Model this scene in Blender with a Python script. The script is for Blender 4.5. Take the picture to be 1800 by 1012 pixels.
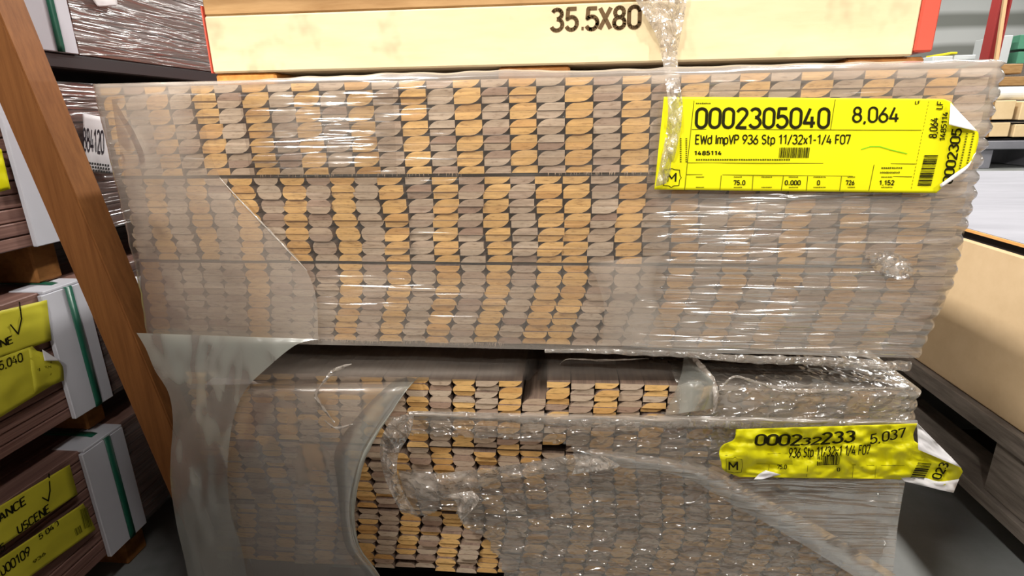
import bpy, bmesh, math, random
from mathutils import Vector, Matrix, noise

for o in list(bpy.data.objects):
    bpy.data.objects.remove(o)
scene = bpy.context.scene
COL = scene.collection
random.seed(7)

# ------------------------------------------------------------------ camera
FL = 0.96342899                      # focal length / 1000 px on an 1800 px frame
PITCH, YAW, ROLL = 0.30096246, 0.09500081, -0.01620535
ZO = 0.85                            # height of the upper bundle's top above the floor
CAM = Vector((0.5707977, -0.6562312, -0.04229162 + ZO))
_f = Vector((-math.sin(YAW), math.cos(YAW), 0)); _r = Vector((math.cos(YAW), math.sin(YAW), 0)); _u = Vector((0, 0, 1))
FW = _f * math.cos(PITCH) - _u * math.sin(PITCH)
_u2 = _u * math.cos(PITCH) + _f * math.sin(PITCH)
RT = _r * math.cos(ROLL) + _u2 * math.sin(ROLL)
UP = _u2 * math.cos(ROLL) - _r * math.sin(ROLL)
cam_d = bpy.data.cameras.new('camera'); cam = bpy.data.objects.new('camera', cam_d); COL.objects.link(cam)
cam_d.sensor_width = 36; cam_d.lens = FL * 1000 / 1800 * 36
cam_d.clip_start = 0.02; cam_d.clip_end = 200
m = Matrix((RT, UP, -FW)).transposed().to_4x4(); m.translation = CAM
cam.matrix_world = m
scene.camera = cam

# ------------------------------------------------------------------ world, lamps, exposure
w = bpy.data.worlds.new('hall'); scene.world = w; w.use_nodes = True
bg = w.node_tree.nodes['Background']; bg.inputs[0].default_value = (0.93, 0.96, 1.0, 1); bg.inputs[1].default_value = 0.06
def lamp(loc, target, sx, sy, power, col=(1, 0.965, 0.91)):
    d = bpy.data.lights.new('ceiling_lamp', 'AREA'); d.shape = 'RECTANGLE'; d.size = sx; d.size_y = sy
    d.energy = power; d.color = col
    o = bpy.data.objects.new('ceiling_lamp', d); COL.objects.link(o); o.location = loc
    o.rotation_euler = (Vector(target) - Vector(loc)).to_track_quat('-Z', 'Y').to_euler()
for lx, row in ((2.6, ((-5.5, 800), (-2.0, 60), (1.5, 70), (5.0, 420))), (-1.7, ((-5.5, 800), (-2.0, 260), (1.5, 360), (5.0, 200)))):
    for ly, pw in row:                                  # two rows of ceiling lamps running along the aisles
        lamp((lx, ly, 5.0), (lx, ly, 0), 0.25, 1.3, pw)
for lx, pw in ((6.9, 430), (11.2, 330)):
    lamp((lx, 9.0, 5.0), (lx, 9.0, 0), 0.25, 9.0, pw)
vs = scene.view_settings
vs.view_transform = 'Standard'; vs.look = 'None'; vs.gamma = 1; vs.use_curve_mapping = False
vs.exposure = 0.2

# ------------------------------------------------------------------ pixel <-> place helpers
def ray(px, py): return FW + RT * ((px - 900) / (FL * 1000)) - UP * ((py - 506) / (FL * 1000))
def onp(px, py, axis, v):
    d = ray(px, py); t = (v - CAM[axis]) / d[axis]; return CAM + d * t
def front(px, py, y): return onp(px, py, 1, y)
def side(px, py, x): return onp(px, py, 0, x)
def project(p):
    d = Vector(p) - CAM; z = d.dot(FW); return (900 + FL * 1000 * d.dot(RT) / z, 506 - FL * 1000 * d.dot(UP) / z)
def inpoly(p, poly):
    x, y = p; c = False; j = len(poly) - 1
    for i in range(len(poly)):
        (xi, yi), (xj, yj) = poly[i], poly[j]
        if (yi > y) != (yj > y) and x < (xj - xi) * (y - yi) / (yj - yi) + xi: c = not c
        j = i
    return c
def sstep(a, b, x):
    if a == b: return float(x > a)
    t = max(0, min(1, (x - a) / (b - a))); return t * t * (3 - 2 * t)
def nz(x, y, z=0.0): return noise.noise(Vector((x, y, z)))
def fbm(x, y, z=0.0, o=3):
    s = 0; a = 1; k = 1
    for _ in range(o): s += a * nz(x * k, y * k, z + 7.3 * k); a *= .5; k *= 2.03
    return s

# ------------------------------------------------------------------ materials
MATS = {}
def srgb(r, g, b):
    f = lambda c: (c / 255 / 12.92) if c / 255 <= 0.04045 else ((c / 255 + 0.055) / 1.055) ** 2.4
    return (f(r), f(g), f(b), 1)
class NT:
    def __init__(s, name):
        s.m = bpy.data.materials.new(name); s.m.use_nodes = True; s.t = s.m.node_tree; s.t.nodes.clear()
        s.out = s.n('ShaderNodeOutputMaterial')
    def n(s, t, **k):
        x = s.t.nodes.new(t)
        for a, b in k.items(): setattr(x, a, b)
        return x
    def l(s, a, b): s.t.links.new(a, b)
    def math(s, op, a, b=None):
        x = s.n('ShaderNodeMath', operation=op)
        for i, v in enumerate((a, b)):
            if v is None: continue
            if isinstance(v, (int, float)): x.inputs[i].default_value = v
            else: s.l(v, x.inputs[i])
        return x.outputs[0]
    def noise(s, scale, vec, detail=4, rough=.6):
        x = s.n('ShaderNodeTexNoise'); x.inputs['Scale'].default_value = scale
        x.inputs['Detail'].default_value = detail; x.inputs['Roughness'].default_value = rough; s.l(vec, x.inputs['Vector']); return x.outputs['Fac']
    def mapping(s, vec, sc, loc=(0, 0, 0), rot=(0, 0, 0)):
        x = s.n('ShaderNodeMapping'); x.inputs['Scale'].default_value = sc; x.inputs['Location'].default_value = loc
        x.inputs['Rotation'].default_value = rot; s.l(vec, x.inputs['Vector']); return x.outputs[0]
    def ramp(s, fac, stops):
        x = s.n('ShaderNodeValToRGB'); e = x.color_ramp.elements
        while len(e) < len(stops): e.new(.5)
        for q, (p, c) in zip(e, stops): q.position = p; q.color = c
        s.l(fac, x.inputs[0]); return x.outputs[0]
    def mixc(s, fac, a, b, mode='MIX'):
        x = s.n('ShaderNodeMix', data_type='RGBA', blend_type=mode)
        for i, v in ((0, fac), (6, a), (7, b)):
            if isinstance(v, (int, float)): x.inputs[i].default_value = v
            elif isinstance(v, tuple): x.inputs[i].default_value = v
            else: s.l(v, x.inputs[i])
        return x.outputs[2]
    def bump(s, h, strength, dist):
        x = s.n('ShaderNodeBump'); x.inputs['Strength'].default_value = strength; x.inputs['Distance'].default_value = dist
        s.l(h, x.inputs['Height']); return x.outputs[0]
    def principled(s, col, rough=.6, spec=.4, normal=None, metal=0.0):
        x = s.n('ShaderNodeBsdfPrincipled')
        if isinstance(col, tuple): x.inputs['Base Color'].default_value = col
        else: s.l(col, x.inputs['Base Color'])
        if isinstance(rough, (int, float)): x.inputs['Roughness'].default_value = rough
        else: s.l(rough, x.inputs['Roughness'])
        x.inputs['Specular IOR Level'].default_value = spec; x.inputs['Metallic'].default_value = metal
        if normal is not None: s.l(normal, x.inputs['Normal'])
        s.l(x.outputs[0], s.out.inputs[0]); return x
    def obj(s): return s.n('ShaderNodeTexCoord').outputs['Object']

def grainy(name, c0, c1, scale=(1, 1, 1), freq=20, rough=.65, spec=.3, bump=.15, dirt=None):
    t = NT(name); v = t.mapping(t.obj(), scale)
    f = t.noise(freq, v, 6, .65)
    col = t.ramp(f, [(.3, c0), (.7, c1)])
    if dirt:
        g = t.noise(dirt[1], t.obj(), 3, .6)
        k = t.ramp(g, [(dirt[2], (0, 0, 0, 1)), (dirt[2] + .12, (1, 1, 1, 1))])
        col = t.mixc(t.math('MULTIPLY', k, dirt[3]), col, dirt[0])
    t.principled(col, rough, spec, t.bump(f, bump, .002)); MATS[name] = t.m; return t.m
def plain(name, c, rough=.6, spec=.3):
    t = NT(name); f = t.noise(35, t.obj(), 3)
    col = t.mixc(t.math('MULTIPLY', f, .25), c, tuple(x * .72 for x in c[:3]) + (1,))
    t.principled(col, rough, spec); MATS[name] = t.m; return t.m

def stick_end(name, c0, c1, c2):
    t = NT(name)
    rnd = t.math('FRACT', t.math('ADD', t.n('ShaderNodeObjectInfo').outputs['Random'], t.n('ShaderNodeAttribute', attribute_name='rnd').outputs['Fac']))
    base = t.ramp(rnd, [(0, c0), (.5, c1), (1, c2)])
    cb = t.n('ShaderNodeCombineXYZ'); t.l(t.math('MULTIPLY', rnd, 9), cb.inputs[0]); t.l(t.math('MULTIPLY', rnd, 13), cb.inputs[2])
    va = t.n('ShaderNodeVectorMath', operation='ADD'); t.l(t.obj(), va.inputs[0]); t.l(cb.outputs[0], va.inputs[1])
    v = t.mapping(va.outputs[0], (1, 1, 5))
    f = t.noise(75, v, 5, .65)
    k = t.ramp(f, [(.30, (.52, .45, .38, 1)), (.46, (.95, .93, .9, 1)), (.75, (1.12, 1.1, 1.05, 1))])
    col = t.mixc(1.0, base, k, 'MULTIPLY')
    t.principled(col, .8, .15, t.bump(f, .25, .001)); MATS[name] = t.m
stick_end('pine_end', srgb(226, 182, 116), srgb(234, 192, 128), srgb(212, 164, 102))
stick_end('grey_end', srgb(190, 168, 146), srgb(202, 184, 164), srgb(170, 142, 124))
grainy('laminate_side', srgb(96, 78, 68), srgb(150, 128, 112), (8, .4, 8), 20, .5, .3)
grainy('red_brown_board', srgb(92, 62, 56), srgb(160, 124, 112), (6, .25, 22), 9, .5, .35)
grainy('crate_cream', srgb(192, 174, 138), srgb(206, 188, 152), (1.2, 1, 6), 7, .7, .2, .1, (srgb(146, 134, 108), 15, .585, .5))
grainy('crate_tan', srgb(142, 106, 64), srgb(178, 142, 96), (1, 1, 9), 6, .65, .25)
grainy('lumber_orange', srgb(170, 108, 48), srgb(214, 152, 82), (3, 1, 3), 22, .7, .2)
grainy('lumber_brown', srgb(112, 72, 36), srgb(154, 104, 56), (2, 1, 2), 22, .75, .15)
grainy('post_wood', srgb(118, 74, 40), srgb(146, 96, 54), (9, 9, .5), 14, .6, .25)
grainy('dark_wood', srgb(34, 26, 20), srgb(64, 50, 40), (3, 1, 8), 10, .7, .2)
grainy('pallet_grey', srgb(92, 84, 76), srgb(138, 128, 118), (4, 1, 10), 10, .7, .25)
grainy('cardboard', srgb(186, 160, 124), srgb(202, 176, 140), (1, 1, 1), 8, .8, .15)
grainy('cream_carton', srgb(208, 180, 136), srgb(224, 198, 156), (1, 1, 1), 4, .75, .2)
grainy('concrete', srgb(112, 114, 110), srgb(140, 142, 142), (1, 1, 1), 3, .6, .2, .04, (srgb(72, 74, 70), 5, .6, .5))
grainy('sheet_top', srgb(112, 112, 118), srgb(128, 128, 134), (1, 4, 1), 3, .7, .12, .02)
grainy('shade_wall_brown', srgb(70, 58, 50), srgb(104, 88, 76), (1, 1, 6), 5, .8, .1)  # for the added wall that shades the lower bundle
grainy('hardboard_edge', srgb(200, 142, 78), srgb(222, 168, 104), (1, 1, 1), 30, .7, .2)
plain('shade_black', srgb(26, 24, 24), .6); plain('dark_strip', srgb(58, 58, 56), .5); plain('black_sheet', srgb(52, 52, 54), .35, .5)  # first one: near-black that paints the shade of open gaps
plain('label_yellow', srgb(222, 216, 8), .5, .3); plain('label_yellow_dull', srgb(206, 198, 58), .5, .3)
plain('paper_white', srgb(238, 236, 238), .6, .2); plain('ink', srgb(32, 30, 8), .7, .1); plain('ink_soft', srgb(92, 90, 16), .7, .1)
plain('pen_green', srgb(120, 190, 20), .6); plain('pen_black', srgb(40, 30, 40), .6)
plain('strap_green', srgb(28, 92, 72), .35, .5); plain('corner_board_white', srgb(206, 206, 214), .7, .15)
plain('red_paint', srgb(188, 74, 56), .6); plain('stencil', srgb(92, 72, 48), .8, .1)
plain('column_red', srgb(150, 50, 48), .5); plain('stake_wood', srgb(216, 178, 134), .6); plain('green_plastic', srgb(96, 160, 130), .4)
plain('white_film', srgb(220, 224, 224), .3); plain('teal_box', srgb(140, 172, 164), .5); plain('yellow_tag', srgb(226, 214, 40), .5)
t = NT('wall_ribbed'); wv = t.n('ShaderNodeTexWave', wave_type='BANDS', bands_direction='Z'); wv.inputs['Scale'].default_value = .42
wv.inputs['Distortion'].default_value = .6; t.l(t.obj(), wv.inputs['Vector'])
t.principled(t.ramp(wv.outputs['Fac'], [(.2, srgb(140, 142, 136)), (.75, srgb(212, 214, 212))]), .5, .3); MATS['wall_ribbed'] = t.m

def film(name, stretch, freq, ridge, soft=.002, rough=.2, tint=srgb(216, 204, 191), gloss=1.6, cover=.5, width=.06, white=.25):
    """thin plastic film: clear where it lies tight, hazy where it is doubled ('haze'), creased along sharp ridges"""
    t = NT(name); o = t.obj()
    n1 = t.noise(freq, t.mapping(o, stretch), 1.5, .5)
    r1 = t.math('MAXIMUM', t.math('SUBTRACT', 1.0, t.math('DIVIDE', t.math('ABSOLUTE', t.math('SUBTRACT', n1, .5)), width)), 0.0)
    n4 = t.noise(freq * 2.3, t.mapping(o, stretch, (3.1, 1.7, 5.3)), 1.0, .5)
    r2 = t.math('MAXIMUM', t.math('SUBTRACT', 1.0, t.math('DIVIDE', t.math('ABSOLUTE', t.math('SUBTRACT', n4, .52)), width * 1.3)), 0.0)
    n3 = t.noise(11, t.mapping(o, (.6, .6, 1)), 3, .55)
    mask = t.math('MINIMUM', t.math('MAXIMUM', t.math('MULTIPLY', t.math('SUBTRACT', n3, 1 - cover - .15), 5.0), 0.0), 1.0)
    hz = t.n('ShaderNodeAttribute', attribute_name='haze').outputs['Fac']
    rg = t.math('MULTIPLY', t.math('MULTIPLY', t.math('ADD', r1, t.math('MULTIPLY', r2, .45)), mask), t.math('MINIMUM', t.math('ADD', .08, t.math('MULTIPLY', hz, 5.0)), 1.0))
    ns = t.noise(22, t.mapping(o, stretch), 2, .5)
    h = t.math('ADD', t.math('MULTIPLY', rg, ridge), t.math('MULTIPLY', ns, soft))
    nrm = t.bump(h, 1.0, 1.0)
    fac = t.math('MULTIPLY', hz, t.math('ADD', .72, t.math('MULTIPLY', n3, .56)))
    fac = t.math('MINIMUM', t.math('ADD', fac, t.math('MULTIPLY', rg, white * .4)), .95)
    tr = t.n('ShaderNodeBsdfTransparent'); tr.inputs[0].default_value = (.975, .97, .96, 1)
    df = t.n('ShaderNodeBsdfDiffuse'); df.inputs[0].default_value = tint
    tl = t.n('ShaderNodeBsdfTranslucent'); tl.inputs[0].default_value = tint
    mx = t.n('ShaderNodeMixShader'); mx.inputs[0].default_value = .3; t.l(df.outputs[0], mx.inputs[1]); t.l(tl.outputs[0], mx.inputs[2])
    m1 = t.n('ShaderNodeMixShader'); t.l(fac, m1.inputs[0]); t.l(tr.outputs[0], m1.inputs[1]); t.l(mx.outputs[0], m1.inputs[2])
    fr = t.n('ShaderNodeFresnel'); fr.inputs[0].default_value = 1.45; t.l(nrm, fr.inputs['Normal'])
    gl = t.n('ShaderNodeBsdfAnisotropic'); gl.inputs['Roughness'].default_value = rough; t.l(nrm, gl.inputs['Normal'])
    m2 = t.n('ShaderNodeMixShader'); t.l(t.math('MINIMUM', t.math('MULTIPLY', fr.outputs[0], gloss), .5), m2.inputs[0]); t.l(m1.outputs[0], m2.inputs[1]); t.l(gl.outputs[0], m2.inputs[2])
    t.l(m2.outputs[0], t.out.inputs[0]); MATS[name] = t.m
film('film_streak', (.10, .1, 1.5), 30, .0012, .003, gloss=2.6, cover=.45)
film('film_streak_strong', (.09, .1, 1.5), 36, .0014, .004, rough=.18, gloss=3.4, cover=.75, white=.35)
film('film_soft', (.5, .5, .5), 12, .0010, .003, .26, cover=.30, width=.03, white=.15)
film('film_milky', (.5, .5, .3), 9, .0012, .003, .26, tint=srgb(200, 202, 192), cover=.35, width=.03, white=.15)
film('film_crumple', (1, 1, 1), 38, .0030, .012, .18, gloss=4.2, cover=.85, width=.10, white=.3)
film('film_dirty', (.7, .7, 1.2), 32, .0036, .010, .19, tint=srgb(196, 188, 176), gloss=4.5, cover=.75, width=.08, white=.22)
film('film_side', (1, .09, 1.6), 36, .0014, .004, tint=srgb(204, 190, 186), gloss=3.4, cover=.8, white=.35)

# ------------------------------------------------------------------ object helpers
def link(name, me, mat=None, parent=None, kind=None, label=None):
    o = bpy.data.objects.new(name, me); COL.objects.link(o)
    if mat is not None:
        for x in (mat if isinstance(mat, (list, tuple)) else [mat]): me.materials.append(MATS[x] if isinstance(x, str) else x)
    if parent: o.parent = parent
    if kind: o['kind'] = kind
    if label: o['label'] = label
    return o
def mesh(name, vs_, fs, smooth=False):
    me = bpy.data.meshes.new(name); me.from_pydata([tuple(v) for v in vs_], [], fs); me.update()
    if smooth: me.polygons.foreach_set('use_smooth', [True] * len(me.polygons))
    return me
def thing(name, label, cat, loc=(0, 0, 0), group=None):
    o = bpy.data.objects.new(name, None); COL.objects.link(o); o.location = loc; o.empty_display_size = .05
    o['label'] = label; o['category'] = cat
    if group: o['group'] = group
    return o
def child(o, par):
    o.parent = par; o.matrix_parent_inverse = Matrix.Translation(par.location).inverted(); return o
def box_me(x0, x1, y0, y1, z0, z1, bev=.002, name='box'):
    bm = bmesh.new(); bmesh.ops.create_cube(bm, size=1)
    for v in bm.verts: v.co = Vector(((x0 + x1) / 2 + v.co.x * (x1 - x0), (y0 + y1) / 2 + v.co.y * (y1 - y0), (z0 + z1) / 2 + v.co.z * (z1 - z0)))
    if bev: bmesh.ops.bevel(bm, geom=bm.edges[:], offset=bev, segments=1, affect='EDGES')
    me = bpy.data.meshes.new(name); bm.to_mesh(me); bm.free(); return me
def box(name, mat, x0, x1, y0, y1, z0, z1, par=None, bev=.002, **k):
    o = link(name, box_me(x0, x1, y0, y1, z0, z1, bev, name), mat, None, **k)
    if par: child(o, par)
    return o
def tagged(o, label, cat, group=None):
    o['label'] = label; o['category'] = cat
    if group: o['group'] = group
    return o
def grid_me(name, rows, haze=None, keep=None):
    n, m_ = len(rows), len(rows[0])
    vs_ = [p for r in rows for p in r]
    fs = []
    for i in range(n - 1):
        for j in range(m_ - 1):
            if keep and not keep(i, j): continue
            fs.append((i * m_ + j, i * m_ + j + 1, (i + 1) * m_ + j + 1, (i + 1) * m_ + j))
    me = mesh(name, vs_, fs, True)
    if haze is not None:
        a = me.attributes.new('haze', 'FLOAT', 'POINT'); a.data.foreach_set('value', [float(h) for r in haze for h in r])
    return me
def resample(pts, n):
    """smooth (Catmull-Rom) resampling of a polyline at even arc length"""
    P_ = [Vector(p) for p in pts]
    if len(P_) > 2:
        Q = []
        for i in range(len(P_) - 1):
            a = P_[max(i - 1, 0)]; b = P_[i]; c = P_[i + 1]; d = P_[min(i + 2, len(P_) - 1)]
            for k in range(8):
                t_ = k / 8
                Q.append(.5 * ((2 * b) + (c - a) * t_ + (2 * a - 5 * b + 4 * c - d) * t_ * t_ + (3 * b - a - 3 * c + d) * t_ ** 3))
        Q.append(P_[-1]); P_ = Q
    L = [0]
    for a, b in zip(P_, P_[1:]): L.append(L[-1] + (b - a).length)
    out = []; j = 0
    for i in range(n):
        s = L[-1] * i / (n - 1)
        while j < len(L) - 2 and L[j + 1] < s: j += 1
        d = L[j + 1] - L[j]; k = 0 if d == 0 else (s - L[j]) / d
        out.append(P_[j].lerp(P_[j + 1], max(0, min(1, k))))
    return out
def ruled(name, left, right, n, m_, yf, hf, mat, par, smooth_noise=None, thick=None, place=front):
    """a sheet of film between two edges seen at given places of the front plane; yf(s,t,px,py) its own distance"""
    A = resample([(a, b, 0) for a, b in left], n); B = resample([(a, b, 0) for a, b in right], n)
    rows = []; hz = []
    for i in range(n):
        s = i / (n - 1); r = []; h = []
        for j in range(m_):
            t_ = j / (m_ - 1); p = A[i].lerp(B[i], t_)
            r.append(place(p.x, p.y, yf(s, t_, p.x, p.y))); h.append(hf(s, t_, p.x, p.y))
        rows.append(r); hz.append(h)
    return child(link(name, grid_me(name, rows, hz), mat), par)
def rope(name, pts, rad, mat, par, haze=.5, n=60, ring=10, flat=.6, seed=0):
    P_ = resample(pts, n); rows = []; hz = []
    for i, p in enumerate(P_):
        d = (P_[min(i + 1, n - 1)] - P_[max(i - 1, 0)]).normalized()
        a = d.cross(Vector((0, 1, 0))); a.normalize(); b = d.cross(a)
        s = i / (n - 1); r0 = rad(s) if callable(rad) else rad
        rr = []
        for k in range(ring + 1):
            q = 2 * math.pi * (k % ring) / ring
            j = 1 + .55 * nz(i * .35 + seed, math.cos(q) * 1.7, math.sin(q) * 1.7 + seed)
            rr.append(p + a * math.cos(q) * r0 * j + b * math.sin(q) * r0 * flat * j)
        rows.append(rr); hz.append([haze * (.8 + .5 * nz(i * .2, k * .6, seed)) for k in range(ring + 1)])
    return child(link(name, grid_me(name, rows, hz), mat), par)

# ------------------------------------------------------------------ lettering
def arc(cx, cy, rx, ry, a0, a1, n=10): return [(cx + rx * math.cos(math.radians(a0 + (a1 - a0) * i / n)), cy + ry * math.sin(math.radians(a0 + (a1 - a0) * i / n))) for i in range(n + 1)]
G = {
 '0': (.5, [arc(.25, .75, .25, .25, 0, 180) + arc(.25, .25, .25, .25, 180, 360) + [(.5, .75)]]),
 '1': (.4, [[(.02, .78), (.27, 1), (.27, 0)]]),
 '2': (.5, [arc(.25, .75, .24, .25, 165, -38) + [(.01, 0), (.5, 0)]]),
 '3': (.5, [arc(.23, .77, .23, .23, 155, -90), arc(.23, .27, .27, .27, 90, -160)]),
 '4': (.54, [[(.38, 0), (.38, .58)], [(.27, 1), (0, .24), (.54, .24)]]),
 '5': (.5, [[(.46, 1), (.06, 1), (.03, .52)] + arc(.23, .31, .27, .31, 130, -155)]),
 '6': (.5, [arc(.25, .28, .25, .28, 0, 360, 16), [(.38, 1), (.04, .42)]]),
 '7': (.48, [[(0, .86), (0, 1), (.48, 1), (.2, 0)]]),
 '8': (.5, [arc(.25, .76, .21, .24, 0, 360, 16), arc(.25, .27, .25, .27, 0, 360, 16)]),
 '9': (.5, [arc(.25, .72, .25, .28, 0, 360, 16), [(.12, 0), (.46, .58)]]),
 ',': (.16, [[(.1, .04), (.04, -.16)]]), '.': (.2, [[(.1, -.06), (.1, .14)]]), '/': (.42, [[(0, -.1), (.42, 1.05)]]), '-': (.36, [[(.02, .42), (.34, .42)]]),
 ' ': (.2, []), 'E': (.42, [[(.42, 1), (0, 1), (0, 0), (.42, 0)], [(0, .52), (.36, .52)]]), 'F': (.42, [[(.42, 1), (0, 1), (0, 0)], [(0, .5), (.36, .5)]]),
 'W': (.72, [[(0, 1), (.17, 0), (.36, .85), (.55, 0), (.72, 1)]]), 'I': (.1, [[(.05, 0), (.05, 1)]]), 'V': (.5, [[(0, 1), (.25, 0), (.5, 1)]]),
 'P': (.46, [[(0, 0), (0, 1), (.24, 1)] + arc(.24, .74, .22, .26, 90, -90) + [(0, .48)]]),
 'S': (.46, [arc(.23, .76, .22, .24, 35, 250) + arc(.23, .26, .23, .26, 80, -150)]),
 'd': (.42, [[(.42, 1), (.42, 0)], arc(.21, .5, .21, .2, 0, 180) + arc(.21, .2, .21, .2, 180, 360) + [(.42, .5)]]),
 'p': (.42, [[(0, .7), (0, -.25)], arc(.21, .5, .21, .2, 0, 180) + arc(.21, .2, .21, .2, 180, 360) + [(.42, .5)]]),
 'm': (.62, [[(0, 0), (0, .7)], [(0, .48)] + arc(.155, .53, .155, .17, 180, 0) + [(.31, 0)], [(.31, .48)] + arc(.465, .53, .155, .17, 180, 0) + [(.62, 0)]]),
 't': (.3, [[(.1, .95), (.1, .15)] + arc(.22, .12, .12, .12, 180, 270, 4) + [(.3, 0)], [(0, .7), (.28, .7)]]),
 'x': (.4, [[(0, .7), (.4, 0)], [(0, 0), (.4, .7)]]), 'X': (.5, [[(0, 1), (.5, 0)], [(0, 0), (.5, 1)]]), 'L': (.4, [[(0, 1), (0, 0), (.4, 0)]]),
 'N': (.5, [[(0, 0), (0, 1), (.5, 0), (.5, 1)]]), 'U': (.5, [[(0, 1)] + arc(.25, .25, .25, .25, 180, 360) + [(.5, 1)]]),
 'C': (.48, [arc(.25, .75, .25, .25, 20, 180) + arc(.25, .25, .25, .25, 180, 340)]), 'A': (.52, [[(0, 0), (.26, 1), (.52, 0)], [(.09, .3), (.43, .3)]]),
 'M': (.62, [[(0, 0), (0, 1), (.31, .35), (.62, 1), (.62, 0)]]), 'o': (.42, [arc(.21, .5, .21, .2, 0, 180) + arc(.21, .2, .21, .2, 180, 360) + [(.42, .5)]]),
}
class Print:
    """flat print collected as polygons on a surface; to3d((u,v)) places a point of the print"""
    def __init__(s, to3d): s.f = to3d; s.v = []; s.p = []
    def poly(s, pts):
        b = len(s.v); s.v += [s.f(q) for q in pts]; s.p.append(tuple(range(b, b + len(pts))))
    def stroke(s, pts, wd, round_=True):
        for (x0, y0), (x1, y1) in zip(pts, pts[1:]):
            dx, dy = x1 - x0, y1 - y0; L = math.hypot(dx, dy)
            if L < 1e-9: continue
            nx, ny = -dy / L * wd / 2, dx / L * wd / 2
            s.poly([(x0 + nx, y0 + ny), (x0 - nx, y0 - ny), (x1 - nx, y1 - ny), (x1 + nx, y1 + ny)])
        if round_:
            for (x, y) in pts[1:-1]: s.poly([(x + wd / 2 * math.cos(k * math.pi / 3), y + wd / 2 * math.sin(k * math.pi / 3)) for k in range(6)])
    def text(s, txt, bl, br, tl, wt=.13, gap=.16):
        """lettering whose box has these lower-left, lower-right and upper-left corners (u,v)"""
        W = sum(G[c][0] + gap for c in txt) - gap
        bl, br, tl = Vector(bl), Vector(br), Vector(tl); ax = (br - bl) / W; ay = tl - bl
        old = s.f; s.f = lambda q: old(tuple(bl + ax * q[0] + ay * q[1])); x = 0
        for c in txt:
            for st in G[c][1]: s.stroke([(a + x, b) for a, b in st], wt)
            x += G[c][0] + gap
        s.f = old
    def bars(s, bl, br, tl, n, seed=1):
        rn = random.Random(seed); bl, br, tl = Vector(bl), Vector(br), Vector(tl); x = 0
        ws = [(rn.choice((1, 1, 2, 3)), rn.choice((1, 1, 2))) for _ in range(n)]; T = sum(a + b for a, b in ws)
        for a, b in ws:
            p = bl + (br - bl) * (x / T); q = bl + (br - bl) * ((x + a) / T); u = tl - bl
            s.poly([tuple(p), tuple(q), tuple(q + u), tuple(p + u)]); x += a + b
    def done(s, name, mat, par):
        return child(link(name, mesh(name, s.v, s.p), mat), par.parent if False else par)

# ------------------------------------------------------------------ the setting
def struct(o): o['kind'] = 'structure'; return o
struct(box('floor', 'concrete', -14, 24, -12, 16, -.1, 0, bev=0))
struct(box('wall_back', 'wall_ribbed', -14, 24, 15.8, 16.0, 0, 7, bev=0))
struct(box('wall_right', 'wall_ribbed', 23.8, 24, -12, 15.8, 0, 7, bev=0))
struct(box('wall_left', 'wall_ribbed', -14.2, -14, -12, 15.8, 0, 7, bev=0))

struct(box('shade_wall', 'shade_wall_brown', -5, 6, -2.05, -1.95, 0, 2.2, bev=0))  # added unseen wall behind the camera, keeps lamp light off the lower bundle

# ------------------------------------------------------------------ moulding sticks
CW, TH, GAP = .03175, .00873, .004
def profile(kind):
    w_, t_ = CW - .0007, TH - .00025
    if kind[0] == 'A':   # rounded upper-left corner, the long stop profile
        p = [(0, 0), (w_, 0), (w_, t_), (.0145, t_), (.0095, t_ * .93), (.0052, t_ * .70), (.0022, t_ * .40), (0, .0004)]
    else:                # both upper corners eased
        p = [(0, 0), (w_, 0), (w_ - .0003, t_ * .35), (w_ - .0022, t_ * .72), (w_ - .006, t_), (.006, t_), (.0022, t_ * .72), (.0003, t_ * .35)]
    if kind[1] == 'v': p = [(w_ - x, t_ - y) for x, y in p]
    return p
def stick_geo(kind, L, sx=1.0):
    p = [(x * sx, z) for x, z in profile(kind)]; n = len(p)
    v = [(x, 0, z) for x, z in p] + [(x, L, z) for x, z in p]
    f = [tuple(range(n))] + [tuple(range(2 * n - 1, n - 1, -1))] + [(i, i + n, (i + 1) % n + n, (i + 1) % n) for i in range(n)]
    return v, f
STICK = {}
def stick_mesh(kind, colr):
    k = (kind, colr)
    if k not in STICK:
        v, f = stick_geo(kind, 2.13); me = mesh('stick', v, f)
        me.materials.append(MATS[colr]); me.materials.append(MATS['laminate_side'])
        for i, p in enumerate(me.polygons): p.material_index = 0 if i < 2 else 1
        STICK[k] = me
    return STICK[k]
def build_sticks(par, ncol, x0, ztop, cellfn, indiv, seed, narrow=False):
    """cellfn(layer,row,col) -> None or (kind, colour, dx, dy)"""
    rn = random.Random(seed); V = []; F = []; MI = []; RN = []
    for l in range(3):
        for r in range(12):
            for k in range(ncol):
                c = cellfn(l, r, k, rn)
                if c is None: continue
                kind, colr, dx, dy = c
                wf = .905 if (k < 4 and narrow) else 1.0
                xk = x0 + k * CW + ((4 - k) * CW * .095 if (k < 4 and narrow) else 0)
                pos = Vector((xk + dx + rn.uniform(-.0006, .0006), dy + rn.uniform(-.0022, .0022), ztop - l * (12 * TH + GAP) - (r + 1) * TH))
                if indiv(l, r, k):
                    o = bpy.data.objects.new('moulding_stick', stick_mesh(kind, colr)); COL.objects.link(o); o.location = pos; child(o, par)
                else:
                    v, f = stick_geo(kind, 2.13, wf); b = len(V); V += [Vector(q) + pos for q in v]; q = rn.random()
                    for i, ff in enumerate(f):
                        F.append(tuple(j + b for j in ff)); MI.append(2 if i >= 2 else (0 if colr == 'pine_end' else 1)); RN.append(q)
    me = mesh('packed_sticks', V, F)
    for x in ('pine_end', 'grey_end', 'laminate_side'): me.materials.append(MATS[x])
    me.polygons.foreach_set('material_index', MI)
    a = me.attributes.new('rnd', 'FLOAT', 'FACE'); a.data.foreach_set('value', RN)
    child(link('packed_sticks', me, None, None, 'stuff'), par)

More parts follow.
